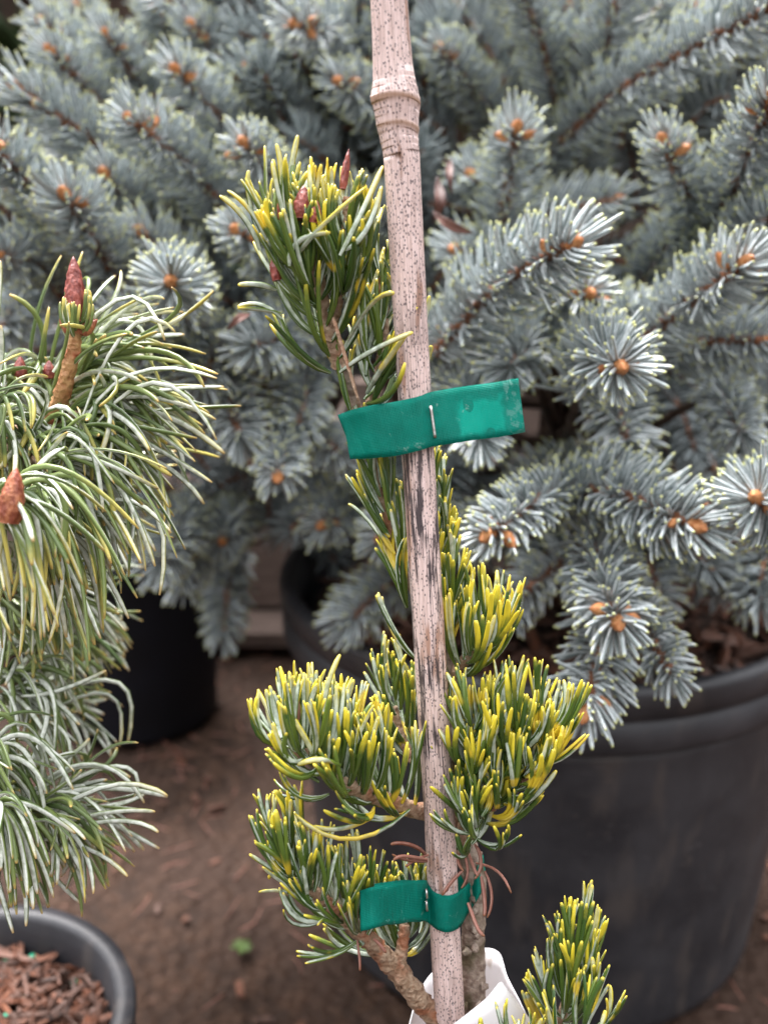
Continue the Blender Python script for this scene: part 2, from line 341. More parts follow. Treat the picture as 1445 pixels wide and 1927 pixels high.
# ------------------------------------------------------------------ ground and background
mb = MB(); gx = np.r_[-60, -15, -4, np.linspace(-1.3, 1.3, 131), 4, 15, 60]; gy = np.r_[-40, -8, -2, np.linspace(-.3, 2.2, 126), 5, 20, 120]
GX, GY = np.meshgrid(gx, gy, indexing='ij'); gz = .0025 * np.sin(GX * 31 + 2 * np.sin(GY * 17)) * np.cos(GY * 27) + .0012 * rng.normal(size=GX.shape)
gz[(abs(GX) > 1.3) | (GY > 2.2) | (GY < -.3)] = 0
sheet(mb, np.stack([GX, GY, gz - .003], -1)); tag(mb.build('ground', M['ground']), kind='structure')
mb = MB(); n = 900                                                            # needles, crumbs and bark bits lying on the dirt
for i in range(n):
    x, y = rng.uniform(-.7, .7), rng.uniform(.25, 1.3); a = rng.uniform(0, 6.3); s = rng.uniform(.3, 1.) ** 2
    box(mb, (x, y, .001), (.014 * s + .002, .004 * s + .001, .002 * s + .001), rot_of([math.cos(a), math.sin(a), rng.normal() * .1]), jit=.2)
tag(mb.build('bark_crumbs', M['chip'], smooth=False), 'scattered bark crumbs lying on the brown dirt', 'bark crumbs', kind='stuff')
mb = MB(); n = 500; b = np.c_[rng.uniform(-.6, .4, n), rng.uniform(.4, 1.1, n), np.full(n, .004)]; a = rng.uniform(0, 6.3, n); d = np.c_[np.cos(a), np.sin(a), np.zeros(n)]
needles(mb, b, d, rng.uniform(.012, .03, n), np.full(n, .0012), np.c_[rng.normal(size=(n, 2)) * .2, np.zeros(n)])
tag(mb.build('fallen_needles', M['dead']), 'dry brown needles fallen on the dirt floor', 'needles', kind='stuff')

# dark hedge beyond
mb = MB()
for lay in range(1):
    n = 9000; b = np.c_[rng.uniform(-2.6, 2.6, n), rng.uniform(1.75, 2.25, n), rng.uniform(.02, 1.9, n)]
    d = nrm(np.c_[rng.normal(size=n) * .6, -rng.random(n), .4 + rng.random(n)]); needles(mb, b, d, rng.uniform(.05, .11, n), rng.uniform(.012, .03, n), rng.normal(size=(n, 3)) * .2, N=4, M=4, flat=.25)
hg = thing('evergreen_hedge', (0, 2, 0), 'dark green evergreen hedge behind the blue spruces at the top corners', 'hedge')
mb.build('foliage', M['hedge'], hg)
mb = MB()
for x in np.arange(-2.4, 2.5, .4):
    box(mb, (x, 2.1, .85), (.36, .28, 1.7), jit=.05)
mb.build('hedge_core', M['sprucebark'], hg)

# wooden planter box at the back, under the spruce
wb = thing('wooden_planter', (-.18, 1.25, 0), 'low brown wooden planter with pale bottom rail, behind the black pots', 'planter')
mb = MB(); box(mb, (-.18, 1.17, .17), (.9, .02, .27)); box(mb, (-.18, 1.5, .17), (.9, .02, .27)); box(mb, (-.62, 1.335, .17), (.02, .306, .268)); box(mb, (.26, 1.335, .17), (.02, .306, .268))
mb.build('side_board', M['wood'], wb, smooth=False)
mb = MB(); box(mb, (-.18, 1.125, .022), (.86, .065, .016)); mb.build('bottom_rail', M['wood'], wb, smooth=False)
for x in (-.56, .2):
    mb = MB(); box(mb, (x, 1.2, .006), (.06, .3, .014)); mb.build('foot', M['wood'], wb, smooth=False)
mb = MB(); box(mb, (-.18, 1.335, .27), (.85, .3, .02)); mb.build('planter_soil', M['soil'], wb)

# ------------------------------------------------------------------ pots
def pot(name, c, rt, rb, h, label, mat='pot', band=.03, wob=0.):
    t = thing(name, c, label, 'plant pot', 'black nursery pots')
    x, y, z = c
    mb = MB(); lathe(mb, c, [(0, .002), (rb * .97, .002), (rb, .006), *[(rb + (rt - .003 - rb) * q_, .006 + (h - band - .006) * q_) for q_ in np.linspace(.03, 1, 24)], (rt - .006, h - band), *[(rb - .006 + (rt - rb) * q_, .012 + (h - band - .02) * q_) for q_ in np.linspace(1, 0, 10)], (rb - .006, .01), (0, .008)], wob=wob)
    mb.build('pot_body', M[mat], t, c)
    mb = MB(); lathe(mb, c, [(rt - .006, h - band - .002), (rt + .001, h - band - .001), (rt + .003, h - band + .002), (rt + .0034, h - band * .55), (rt + .0018, h - band * .52), (rt + .0018, h - band * .47), (rt + .0036, h - band * .44), (rt + .0045, h - .004), (rt + .0035, h), (rt - .0035, h + .0005), (rt - .006, h - .002), (rt - .008, h - band)], wob=wob)
    mb.build('pot_rim', M[mat], t, c); return t
def potsoil(name, c, r, z, label, nchip, chip=.02, pellets=0):
    mb = MB(); ph = np.linspace(0, 2 * math.pi, 49); rr = np.linspace(0.001, r, 14)
    G = np.array([[[c[0] + q * math.cos(p), c[1] + q * math.sin(p), z + .002 * math.sin(q * 150 + p * 5)] for p in ph] for q in rr]); sheet(mb, G)
    for i in range(nchip):
        a = rng.uniform(0, 6.3); q = r * .93 * math.sqrt(rng.random()); s = rng.uniform(.25, 1) ** 1.5; b = rng.uniform(0, 6.3)
        box(mb, (c[0] + q * math.cos(a), c[1] + q * math.sin(a), z + .002 + rng.random() * .007), (chip * s * 1.4 + .003, chip * .17 * s + .0008, .0012 + .0014 * s), rot_of([math.cos(b), math.sin(b), rng.normal() * .3], rng.random()), mi=1, jit=.18)
    for i in range(pellets):
        a = rng.uniform(0, 6.3); q = r * .9 * math.sqrt(rng.random()); e = rng.uniform(.0012, .002); cc = (c[0] + q * math.cos(a), c[1] + q * math.sin(a), z + .007)
        lathe(mb, cc, [(1e-4, -e), (e * .7, -e * .7), (e, 0), (e * .7, e * .7), (1e-4, e)], seg=8, mi=2)
    return tag(mb.build(name, [M['soil'], M['chip'], M['pellet']], smooth=False), label, 'potting mix', kind='stuff')
PL = (-.193, .374, 0); PF = (.024, .265, 0); PS = (.115, .69, 0); PB = (-.25, .97, 0); PC = (.09, 1.06, 0)
pot('nursery_pot', PL, .077, .062, .17, 'small black pot of bark chips at the bottom left, under the curly-needled pine', band=.022)
pot('nursery_pot', PF, .074, .06, .165, 'small black pot holding the staked variegated pine', band=.022)
pot('nursery_pot', PS, .182, .160, .265, 'big wide dusty black pot at the lower right under the blue spruce', band=.04, wob=.006)
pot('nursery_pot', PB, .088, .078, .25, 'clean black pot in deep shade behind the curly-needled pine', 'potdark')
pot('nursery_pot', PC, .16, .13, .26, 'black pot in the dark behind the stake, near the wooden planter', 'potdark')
potsoil('potting_mix', PL, .07, .147, 'orange bark chips and green fertiliser pellets filling the small left pot', 1100, .013, 60)
potsoil('potting_mix', PF, .067, .145, 'brown bark chips around the foot of the bamboo stake', 200, .015, 20)
potsoil('potting_mix', PS, .163, .236, 'dark reddish bark mulch in the big pot under the spruce', 600, .03)
potsoil('potting_mix', PB, .08, .235, 'dark soil in the clean black pot behind the curly-needled pine', 80)
potsoil('potting_mix', PC, .15, .245, 'dark soil in the shadowed pot near the wooden planter', 80)

# ------------------------------------------------------------------ blue spruces
def bud_mesh(base, d, L, r, sides=8):
    mb = MB(); tr = np.array([0, .12, .3, .5, .7, .86, .95, 1.]); rr = np.array([.75, 1., 1.08, 1., .76, .46, .22, .03]) * r
    p = np.asarray(base) + np.outer(tr * L, nrm(d)); tube(mb, p, rr, sides, rough=.05, n=22); return mb
BARE = nrm(np.array([.05, -.9, .45]))
def shoot_needles(mb, path, L, wd, dens, N=5, lift=.12, fwd0=.5, par_gap=False):
    seg = np.r_[0, np.cumsum(np.linalg.norm(np.diff(path, axis=0), axis=1))]; tot = seg[-1]; n = int(tot * dens)
    s = np.linspace(.0, 1, n) ** .92; s = np.clip(s + rng.normal(size=n) * .006, 0, 1)
    base = np.stack([np.interp(s * tot, seg, path[:, i]) for i in range(3)], 1)
    Tn = nrm(np.gradient(path, axis=0)); T = nrm(np.stack([np.interp(s * tot, seg, Tn[:, i]) for i in range(3)], 1))
    Sd, B = frame(T, np.tile([.1, .2, .97], (n, 1))); a = np.arange(n) * 2.39996 + rng.normal(size=n) * .25
    rad = Sd * np.cos(a)[:, None] + B * np.sin(a)[:, None]
    if par_gap:                                            # older wood: needles have parted or dropped along one side, baring the twig
        keep = (rad @ BARE < .55) | (rng.random(n) > .6) | (s > .9)
        s, base, T, rad, n = s[keep], base[keep], T[keep], rad[keep], int(keep.sum())
    f = fwd0 + .9 * np.clip((s - .86) / .14, 0, 1) ** 1.5 + rng.normal(size=n) * .12
    d = nrm(rad + T * f[:, None] + rng.normal(size=(n, 3)) * .1); ll = L * (1 - .18 * s ** 3) * rng.uniform(.8, 1.1, n)
    b2 = T * .3 + Z * lift + rng.normal(size=(n, 3)) * .06
    needles(mb, base, d, ll, wd * rng.uniform(.85, 1.1, n), b2, M=4, N=N, ref=rad)
def shoot(par, tip, base, L=.021, buds=3, hub=None, lift=.1, dens=1650, bend=0., budL=.007):
    """one leafy spruce shoot: needles, with its twig and buds as sub-parts"""
    base = tuple(np.array(tip) + (np.array(base) - tip) * (1.5 if tip[1] < 300 and abs(tip[0] - 1000) > 60 else 1.18))
    a, b = P(*base), P(*tip); d = b - a; mid = a + d * .5 + Z * (bend + np.linalg.norm(d) * .06) + rng.normal(size=3) * .002
    path = smooth_path([a, mid, b], 14)
    mb = MB(); shoot_needles(mb, path, L * 1.3 * rng.uniform(.93, 1.06), .0021, dens * 1.6 * rng.uniform(.9, 1.15), fwd0=.62, par_gap=tip[1] < 560, lift=lift)
    if tip[1] < 330: DROPS.extend(q for q in TIPS[0][rng.integers(0, len(TIPS[0]), 9)] if q[2] > a[2] - .01)
    o = mb.build('shoot', M['spruce'], par, a)
    mb = MB(); tube(mb, path, [.0031, .0028, .0022], 8, rough=.16, n=26); mb.build('twig', M['twig'], o, a)
    T = nrm(path[-1] - path[-3])
    Sd, B = frame(T[None].copy(), Z[None].copy()); Sd, B = Sd[0], B[0]
    for i in range(buds):
        if i == 0: bp, bd, k = b, T, 1.15
        else:
            ang = i * 2.9 + rng.random(); e = Sd * math.cos(ang) + B * math.sin(ang); bp = b - T * rng.uniform(.003, .009) + e * .0035; bd = nrm(e * 1.2 + T * .7); k = rng.uniform(.6, 1.1)
        bud_mesh(bp, bd, budL * k * 1.25, .0024 * k).build('bud', M['budorange'], o, bp)
    if hub is not None:
        h = np.asarray(hub, float); m1 = (a * .6 + h * .4) + np.array([0, 0, -.012]); mb = MB(); tube(mb, [a, m1, h], [.0023, .0035, .005], 8, rough=.1, n=18)
        mb.build('branch', M['sprucebark'], par, h)
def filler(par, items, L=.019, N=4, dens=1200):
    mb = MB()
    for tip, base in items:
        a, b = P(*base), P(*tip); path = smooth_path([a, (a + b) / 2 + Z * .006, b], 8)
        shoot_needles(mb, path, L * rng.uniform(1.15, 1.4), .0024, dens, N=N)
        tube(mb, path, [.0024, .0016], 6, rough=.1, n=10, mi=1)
    return tag(mb.build('inner_shoots', [M['spruceshade'], M['twig']], par), kind='stuff')

sp = thing('blue_spruce', PS, 'big blue spruce with orange buds in the wide black pot, right of the stake', 'spruce', 'blue spruces')
trk = np.array([[.115, .69, .2], [.11, .69, .3], [.12, .70, .42], [.125, .72, .56], [.13, .74, .68]])
mb = MB(); tube(mb, trk, [.013, .012, .010, .007, .004], 12, rough=.05, n=30); mb.build('trunk', M['sprucebark'], sp, trk[0])
def hub(z): return [.12, .70, z]
RS = [  # tip, base, needle length, buds, hub height
    ((972, 245, .50), (940, 460, .60), .021, 3, .42), ((1250, 270, .48), (1325, 520, .60), .020, 3, .42),
    ((1070, 462, .41), (860, 630, .50), .022, 4, .38), ((1395, 498, .43), (1205, 650, .52), .021, 4, .38),
    ((1165, 688, .40), (1100, 730, .48), .023, 3, .36), ((1105, 552, .46), (1020, 610, .53), .018, 3, .36),
    ((925, 1003, .42), (1075, 950, .50), .017, 3, .33), ((1300, 985, .41), (1060, 935, .50), .021, 4, .33),
    ((1425, 938, .40), (1450, 1010, .47), .024, 3, .33), ((1160, 1165, .41), (1120, 1040, .48), .019, 4, .31),
    ((1103, 1330, .42), (1150, 1130, .48), .019, 2, .30), ((1265, 1270, .44), (1190, 1140, .49), .016, 0, .30),
    ((1180, -70, .56), (1075, 350, .70), .022, 2, .46), ((965, -60, .56), (1060, 260, .68), .021, 2, .46),
    ((1490, -10, .46), (1110, 270, .66), .022, 3, .46), ((1450, 190, .43), (1345, 440, .55), .021, 3, .42),
    ((832, 95, .60), (920, 230, .68), .020, 3, .46), ((1150, 375, .60), (990, 440, .66), .019, 1, .42),
    ((905, 825, .46), (855, 740, .55), .019, 0, .35), ((1395, 815, .52), (1360, 740, .58), .018, 0, .36),
    ((1440, 640, .49), (1240, 655, .56), .021, 1, .37), ((955, 1150, .52), (1080, 1060, .56), .018, 0, .31),
    ((660, 1165, .60), (780, 1080, .65), .021, 0, .31), ((1300, 20, .62), (1220, 200, .72), .021, 2, .48),
    ((1070, 20, .66), (1090, 250, .74), .021, 1, .48), ((1420, 60, .60), (1330, 240, .68), .021, 2, .48),
    ((870, 20, .66), (950, 200, .72), .021, 1, .48), ((1180, 830, .50), (1120, 740, .56), .020, 0, .35),
    ((1000, 900, .56), (1110, 880, .62), .020, 0, .34), ((1200, 905, .53), (1080, 900, .6), .020, 0, .34),
    ((870, 1010, .55), (960, 960, .6), .020, 0, .33), ((1460, 400, .47), (1330, 560, .56), .021, 2, .4),
    ((860, 470, .56), (960, 520, .64), .020, 1, .4), ((830, 620, .53), (930, 640, .60), .020, 1, .38),
    ((960, 690, .48), (1030, 650, .56), .020, 0, .37), ((1290, 420, .56), (1220, 540, .64), .020, 1, .4),
    ((1180, 590, .52), (1140, 640, .6), .020, 0, .38), ((1330, 1060, .56), (1250, 1010, .62), .020, 0, .33),
    ((1430, 1130, .55), (1380, 1040, .62), .020, 0, .33), ((1240, 1130, .56), (1220, 1040, .6), .018, 0, .32),
    ((720, 1010, .57), (830, 980, .64), .020, 1, .33), ((660, 870, .60), (760, 850, .66), .019, 0, .34),
    ((1010, 1060, .56), (1080, 1010, .6), .018, 0, .32), ((890, 330, .58), (970, 430, .66), .02, 1, .42)]
for t_, b_, L_, nb_, hz in RS:
    shoot(sp, t_, b_, L_, nb_, hub(hz))
fl = []
for i in range(190):
    x, y = rng.uniform(740, 1560), (rng.uniform(-140, 420) if i % 2 else rng.uniform(-140, 860)); dd = rng.uniform(.66, .86)
    if (x - 1080) ** 2 + (y - 300) ** 2 < 90 ** 2: continue
    v = nrm(np.array([x - 1080, y - 420]) + rng.normal(size=2) * 120) * 130; fl.append(((x + v[0], y + v[1], dd - .05), (x, y, dd)))
for i in range(40):
    x, y = rng.uniform(880, 1500), rng.uniform(900, 1060); dd = rng.uniform(.58, .78); fl.append(((x + rng.normal() * 90, y + 60, dd - .03), (x, y, dd)))
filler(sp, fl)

s2p = (PC[0] - .22, PC[1] - .16, 0)
s2 = thing('blue_spruce', (-.02, .92, .24), 'blue spruce with slanting branches at the upper left, behind the curly-needled pine', 'spruce', 'blue spruces')
trk = np.array([[.07, 1.04, .2], [.02, .98, .32], [-.04, .9, .45], [-.1, .86, .6]])
mb = MB(); tube(mb, trk, [.014, .012, .010, .006], 12, rough=.05, n=30); mb.build('trunk', M['sprucebark'], s2, trk[0])
def hub2(z): return [-.03, .88, z]
LS = [((125, 370, .48), (215, 520, .56), .021, 4, .42), ((252, 228, .50), (385, 380, .60), .021, 4, .44),
    ((40, 170, .54), (290, 400, .64), .021, 3, .46), ((-30, 260, .47), (90, 430, .55), .021, 3, .42),
    ((85, 45, .60), (170, 170, .66), .021, 3, .5), ((205, 70, .60), (290, 230, .68), .021, 2, .5),
    ((335, 135, .54), (450, 290, .64), .021, 4, .48), ((462, 272, .50), (540, 400, .58), .018, 3, .44),
    ((450, 435, .49), (530, 520, .56), .018, 3, .42), ((322, 530, .44), (345, 600, .54), .022, 1, .38),
    ((475, 135, .60), (600, 290, .68), .021, 1, .5), ((560, 45, .56), (690, 130, .66), .021, 4, .5),
    ((640, 155, .57), (720, 240, .65), .019, 2, .48), ((290, 15, .66), (370, 150, .72), .02, 3, .52),
    ((365, 50, .62), (450, 180, .70), .02, 3, .52), ((655, 10, .62), (760, 90, .7), .02, 2, .52),
    ((450, 815, .54), (390, 650, .60), .022, 0, .38), ((523, 893, .52), (525, 840, .58), .016, 1, .36),
    ((420, 1015, .66), (450, 990, .72), .021, 1, .34), ((610, 985, .60), (720, 960, .68), .021, 2, .33),
    ((420, 1190, .74), (440, 1060, .80), .02, 0, .3), ((300, 1060, .60), (350, 980, .68), .021, 0, .33),
    ((340, 1090, .66), (380, 1000, .70), .02, 0, .33), ((560, 800, .56), (600, 700, .62), .021, 0, .37),
    ((640, 850, .58), (560, 820, .62), .018, 0, .36), ((270, 440, .54), (370, 560, .60), .021, 1, .40),
    ((0, 480, .50), (110, 560, .58), .021, 1, .40), ((240, 600, .5), (330, 700, .57), .021, 0, .38),
    ((480, 650, .52), (560, 640, .58), .021, 0, .38), ((620, 500, .57), (700, 560, .64), .02, 0, .4),
    ((150, 20, .68), (210, 160, .74), .02, 1, .52),
    ((440, 20, .68), (540, 160, .74), .02, 1, .52), ((200, 330, .56), (310, 480, .64), .02, 1, .44),
    ((530, 340, .6), (640, 420, .68), .02, 0, .44), ((690, 380, .6), (750, 470, .66), .02, 0, .42),
    ((380, 720, .54), (420, 640, .58), .02, 0, .37), ((250, 740, .52), (320, 660, .58), .02, 0, .37),
    ((0, 620, .55), (60, 560, .6), .02, 0, .4), ((100, 100, .56), (230, 280, .66), .02, 2, .48)]
for t_, b_, L_, nb_, hz in LS: shoot(s2, t_, b_, L_, nb_, hub2(hz))
fl = []
for i in range(230):
    x, y = rng.uniform(-160, 800), (rng.uniform(-80, 420) if i % 2 else rng.uniform(-80, 800)); dd = rng.uniform(.64, .84)
    if x + y < 420 or (y < 30 and 200 < x < 380): continue
    v = nrm(np.array([x - 800, y - 760]) + rng.normal(size=2) * 150) * 130; fl.append(((x + v[0], max(y + v[1], -60), dd - .05), (x, y, dd)))
for i in range(30):
    x, y = rng.uniform(180, 700), rng.uniform(760, 1000); dd = rng.uniform(.7, .84); fl.append(((x - 40 + rng.normal() * 70, y + 60, dd - .03), (x, y, dd)))
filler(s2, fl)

# water drops caught on the top shoots
mb = MB()
for q_ in DROPS:
    r_ = rng.uniform(.0006, .0013)
    lathe(mb, q_ - Z * r_ * .5, [(1e-5, -r_)] + [(r_ * math.cos(q), r_ * math.sin(q)) for q in np.linspace(-1.3, 1.3, 7)] + [(1e-5, r_)], seg=10)
tag(mb.build('water_drops', M['drop']), 'clear water drops caught on the needles of the upper spruce shoots', 'water drops', kind='stuff')

# curled dry leaves caught in the spruce
for (pts, ww, lab) in [([(815, 420, .5), (828, 380, .49), (822, 335, .5)], .0026, 'dark red curled dry leaf caught in the spruce just right of the stake'),
                       ([(850, 365, .5), (845, 330, .5), (848, 300, .51)], .0018, 'small pale pink dry leaf standing among spruce needles right of the stake'),
                       ([(815, 400, .49), (845, 425, .485), (890, 440, .5)], .0024, 'long brown dry leaf curved across the spruce right of the stake'),
                       ([(428, 622, .45), (450, 600, .45), (472, 590, .46)], .0018, 'small rusty dry leaf on the spruce needles left of the stake')]:
    p = smooth_path(PP(pts), 12); mb = MB(); wv = np.sin(np.linspace(.15, math.pi - .1, 12)) * ww
    sdv = nrm(np.cross(nrm(np.gradient(p, axis=0)), FWD)); G = np.stack([p + sdv * (wv * q)[:, None] + FWD * (q * q * ww * .8) * -1 for q in np.linspace(-1, 1, 5)], 1)
    sheet(mb, G); o = mb.build('dry_leaf', M['leaf'], None, p[0]); tag(o, lab, 'dry leaf', 'dry leaves'); m = o.modifiers.new('s', 'SOLIDIFY'); m.thickness = .0003

# ------------------------------------------------------------------ bamboo stake
yy = [-140, 0, 60, 120, 150, 172, 182, 190, 200, 215, 230, 236, 243, 252, 275, 300, 450, 600, 850, 1200, 1500, 1700, 1927]
xx = [722, 732, 735, 739, 741, 743, 743.5, 744, 745, 746, 747, 748, 748, 749, 753, 756, 764, 772, 786, 807, 825, 834, 847]
ww = [69, 70, 71, 75, 80, 89, 94, 93, 87, 82, 79, 80, 77, 72, 69, 68, 66, 64, 62, 60, 58, 57, 56]
def sdep(y): return .281 + (y - 0) / 1927 * .054
yd = np.unique(np.r_[np.linspace(-140, 1927, 150), np.linspace(140, 290, 60)]); sx = np.interp(yd, yy, xx); sw = np.interp(yd, yy, ww)
sx = np.convolve(np.pad(sx, 3, 'edge'), np.ones(7) / 7, 'valid')
path = np.array([P(a, b, sdep(b)) for a, b in zip(sx, yd)]); rad = sw / 2 * np.array([sdep(b) for b in yd]) / FPX * np.where(yd < -1000, 1, 1)
e = path[-1]; dn = nrm(path[-1] - path[-8]); k_ = (e[2] - .1) / -dn[2]; ext = e + dn * k_ * np.linspace(.1, 1, 12)[:, None]
path = np.vstack([path, ext]); rad = np.r_[rad, np.full(12, rad[-1])]
T = nrm(np.gradient(path, axis=0)); Sd, B = frame(T, np.tile([0, 1., 0], (len(T), 1))); M_ = 40; ph = np.arange(M_ + 1) * 2 * math.pi / M_ + .5 * math.pi
tilt = np.interp(np.r_[yd, np.full(12, 2000)], [150, 185, 250, 300], [0, 1, 1, 0])[:, None] * (.0011 * np.cos(ph) + .0006 * np.sin(2 * ph + 1))[None]
rr = rad[:, None] * (1 + .006 * np.sin(3 * ph + 1)[None])
v = path[:, None] + rr[..., None] * (Sd[:, None] * np.cos(ph)[None, :, None] + B[:, None] * np.sin(ph)[None, :, None]) + T[:, None] * tilt[..., None]
Lr = np.r_[0, np.cumsum(np.linalg.norm(np.diff(path, axis=0), axis=1))]
uv = np.stack(np.broadcast_arrays((ph * .0047)[None], Lr[:, None]), -1)
mb = MB(); n_ = len(path); i = np.arange(n_ - 1)[:, None]; j = np.arange(M_)[None]
q = np.stack([i * (M_ + 1) + j, i * (M_ + 1) + j + 1, (i + 1) * (M_ + 1) + j + 1, (i + 1) * (M_ + 1) + j], -1).reshape(-1, 4)
a = np.zeros((n_, M_ + 1, 4)); ya = np.r_[yd, np.full(12, 2000)]
a[..., 1] = (np.exp(-((ya - 188) / 7) ** 2) + np.exp(-((ya - 238) / 6) ** 2) * .9)[:, None]
mb.add(v.reshape(-1, 3), q, a.reshape(-1, 4), 0, uv.reshape(-1, 2))
# top end cap ring
mb.add(np.vstack([v[0, :40], path[:1]]), [[i_, (i_ + 1) % 40, (i_ + 2) % 40, 40] for i_ in range(0, 40, 2)])
stk = mb.build('bamboo_stake', M['bamboo'], None, path[-1], uv=True)
tag(stk, 'speckled pale bamboo stake with one ringed node, standing upright in the middle', 'stake')

# ------------------------------------------------------------------ variegated pine on the stake
vp = thing('variegated_pine', (.035, .28, .145), 'young pine with yellow-tipped green needles tied to the bamboo stake', 'pine tree')
def stem(par, pts, rad, mat='branch', name='branch', rough=.1, n=None):
    mb = MB(); p = PP(pts); tube(mb, p, rad, 12, rough=rough, n=n or len(pts) * 9); return mb.build(name, M[mat], par, p[0])
tr_pts = [(640, 690, .312), (672, 770, .318), (718, 900, .322), (752, 1040, .325), (800, 1150, .33), (842, 1270, .333), (853, 1400, .335), (862, 1540, .337), (893, 1650, .338), (890, 1780, .34), (893, 1930, .343)]
tp = PP(tr_pts); tp = np.vstack([tp, [tp[-1] + np.array([.002, .002, -.05]), tp[-1] + np.array([.002, .0, -.13])]])
mb = MB(); tube(mb, tp, [.0016, .0017, .0018, .0020, .0024, .0028, .003, .0033, .0036, .0038, .0040, .0042, .0045], 14, rough=.05, n=150)
for i in range(26):                                                             # leaf scars
    s_ = rng.uniform(.05, .95); y_ = 1560 + s_ * 380; c_ = P(np.interp(y_, [1540, 1650, 1780, 1930], [862, 893, 890, 893]), y_, .338); a_ = rng.uniform(0, 6.3)
    e_ = np.array([math.cos(a_), math.sin(a_), .2]); tube(mb, [c_ + e_ * .0025, c_ + e_ * .0046], [.0016, .0007], 7, rough=.15, n=5)
mb.build('trunk', M['trunk'], vp, tp[-1])
def tuft(par, pts, nf, L, spread=.8, up=.35, fwd=.6, yel=.5, per=5, wd=.0017, curl=.0, mat='pine', bias=(0, 0), name='needle_tuft', s0=0., s1=1., tight=.1, upv=None, rnd_b=.05, N=9, jl=.15, w3=0., ns=.10, cone=None):
    """fascicles of needles set along a stem given in picture points"""
    if mat == 'pine': nf = max(5, int(nf * .88)); L = L * 1.34; rnd_b = .12; ns = .075; spread *= 1.3; up *= 1.9; fwd *= .65
    path = smooth_path(PP(pts), 20); seg = np.r_[0, np.cumsum(np.linalg.norm(np.diff(path, axis=0), axis=1))]; tot = seg[-1]
    s = s0 + (s1 - s0) * np.linspace(0, 1, nf) ** .8; base = np.stack([np.interp(s * tot, seg, path[:, i]) for i in range(3)], 1)
    Tn = nrm(np.gradient(path, axis=0)); T = nrm(np.stack([np.interp(s * tot, seg, Tn[:, i]) for i in range(3)], 1))
    Sd, B = frame(T, np.tile([.1, .95, .2], (nf, 1))); a = np.arange(nf) * 2.39996 + rng.normal(size=nf) * .3
    rad = Sd * np.cos(a)[:, None] + B * np.sin(a)[:, None]
    U = UP if upv is None else nrm(RT * upv[0] + UP * upv[1] - FWD * (upv[2] if len(upv) > 2 else 0))
    sp_ = spread * (1 - .55 * s[:, None] ** 2)
    d = nrm(rad * sp_ + T * fwd + U * up * .3 + RT * bias[0] + UP * bias[1])
    lf = L * rng.uniform(1 - jl, 1 + jl, nf) * (1 - .1 * s)
    base = np.repeat(base + rad * .0012, per, 0); df = np.repeat(d, per, 0); rd = np.repeat(rad, per, 0); n = len(base)
    dd = nrm(df + rng.normal(size=(n, 3)) * ns)
    b2 = U * (up + w3 * (1.1 if mat == 'pine' else rng.uniform(.35, 1.75, (n, 1)))) - rd * spread * .42 * (1 - curl) + np.repeat(rng.normal(size=(nf, 3)) * rnd_b, per, 0) + rng.normal(size=(n, 3)) * rnd_b * .45
    b3 = rng.normal(size=(n, 3)) * rnd_b * 1.2 + U * w3 * .25
    yl = np.clip(yel * (.78 if mat == 'pine' else 1.) * rng.uniform(.05, 1.6, n), 0, 1.0)
    mb = MB(); needles(mb, base, dd, np.repeat(lf, per) * rng.uniform(.86, 1.05, n), wd * rng.uniform(.8, 1.12, n), b2, b3, M=6, N=N, stripe=[0, .25, .1, 0, 1, 1], flat=.62, yel=yl, ref=nrm(rd + .8 * rng.normal(size=(n, 3))), tip=.35)
    return mb.build(name, M[mat], par, path[0])

# top of the pine
stem(vp, [(640, 690, .312), (615, 620, .308), (602, 540, .305), (585, 460, .302), (568, 400, .300)], [.0022, .0020, .0018], 'branch')
stem(vp, [(618, 640, .308), (640, 540, .304), (652, 440, .300), (655, 370, .298)], [.0018, .0014], 'branch')
stem(vp, [(690, 790, .318), (715, 700, .313), (722, 600, .312), (722, 520, .313)], [.0018, .0014], 'branch')
tuft(vp, [(630, 700, .310), (600, 570, .305), (578, 480, .300), (568, 440, .299)], 30, .0205, .6, .34, .4, .34, bias=(-.05, .05), s1=.95)
tuft(vp, [(600, 570, .300), (572, 510, .296), (548, 450, .298)], 15, .018, .5, .38, .5, .5, bias=(-.1, .1))
tuft(vp, [(640, 580, .304), (650, 500, .299), (655, 430, .297)], 20, .0165, .6, .32, .55, .62)
tuft(vp, [(690, 800, .316), (712, 700, .311), (722, 590, .312), (722, 520, .313)], 22, .019, .55, .34, .5, .5, bias=(.08, .1))
tuft(vp, [(668, 780, .312), (690, 720, .308), (700, 650, .306)], 8, .022, .45, .3, .5, .5, bias=(.15, .1))
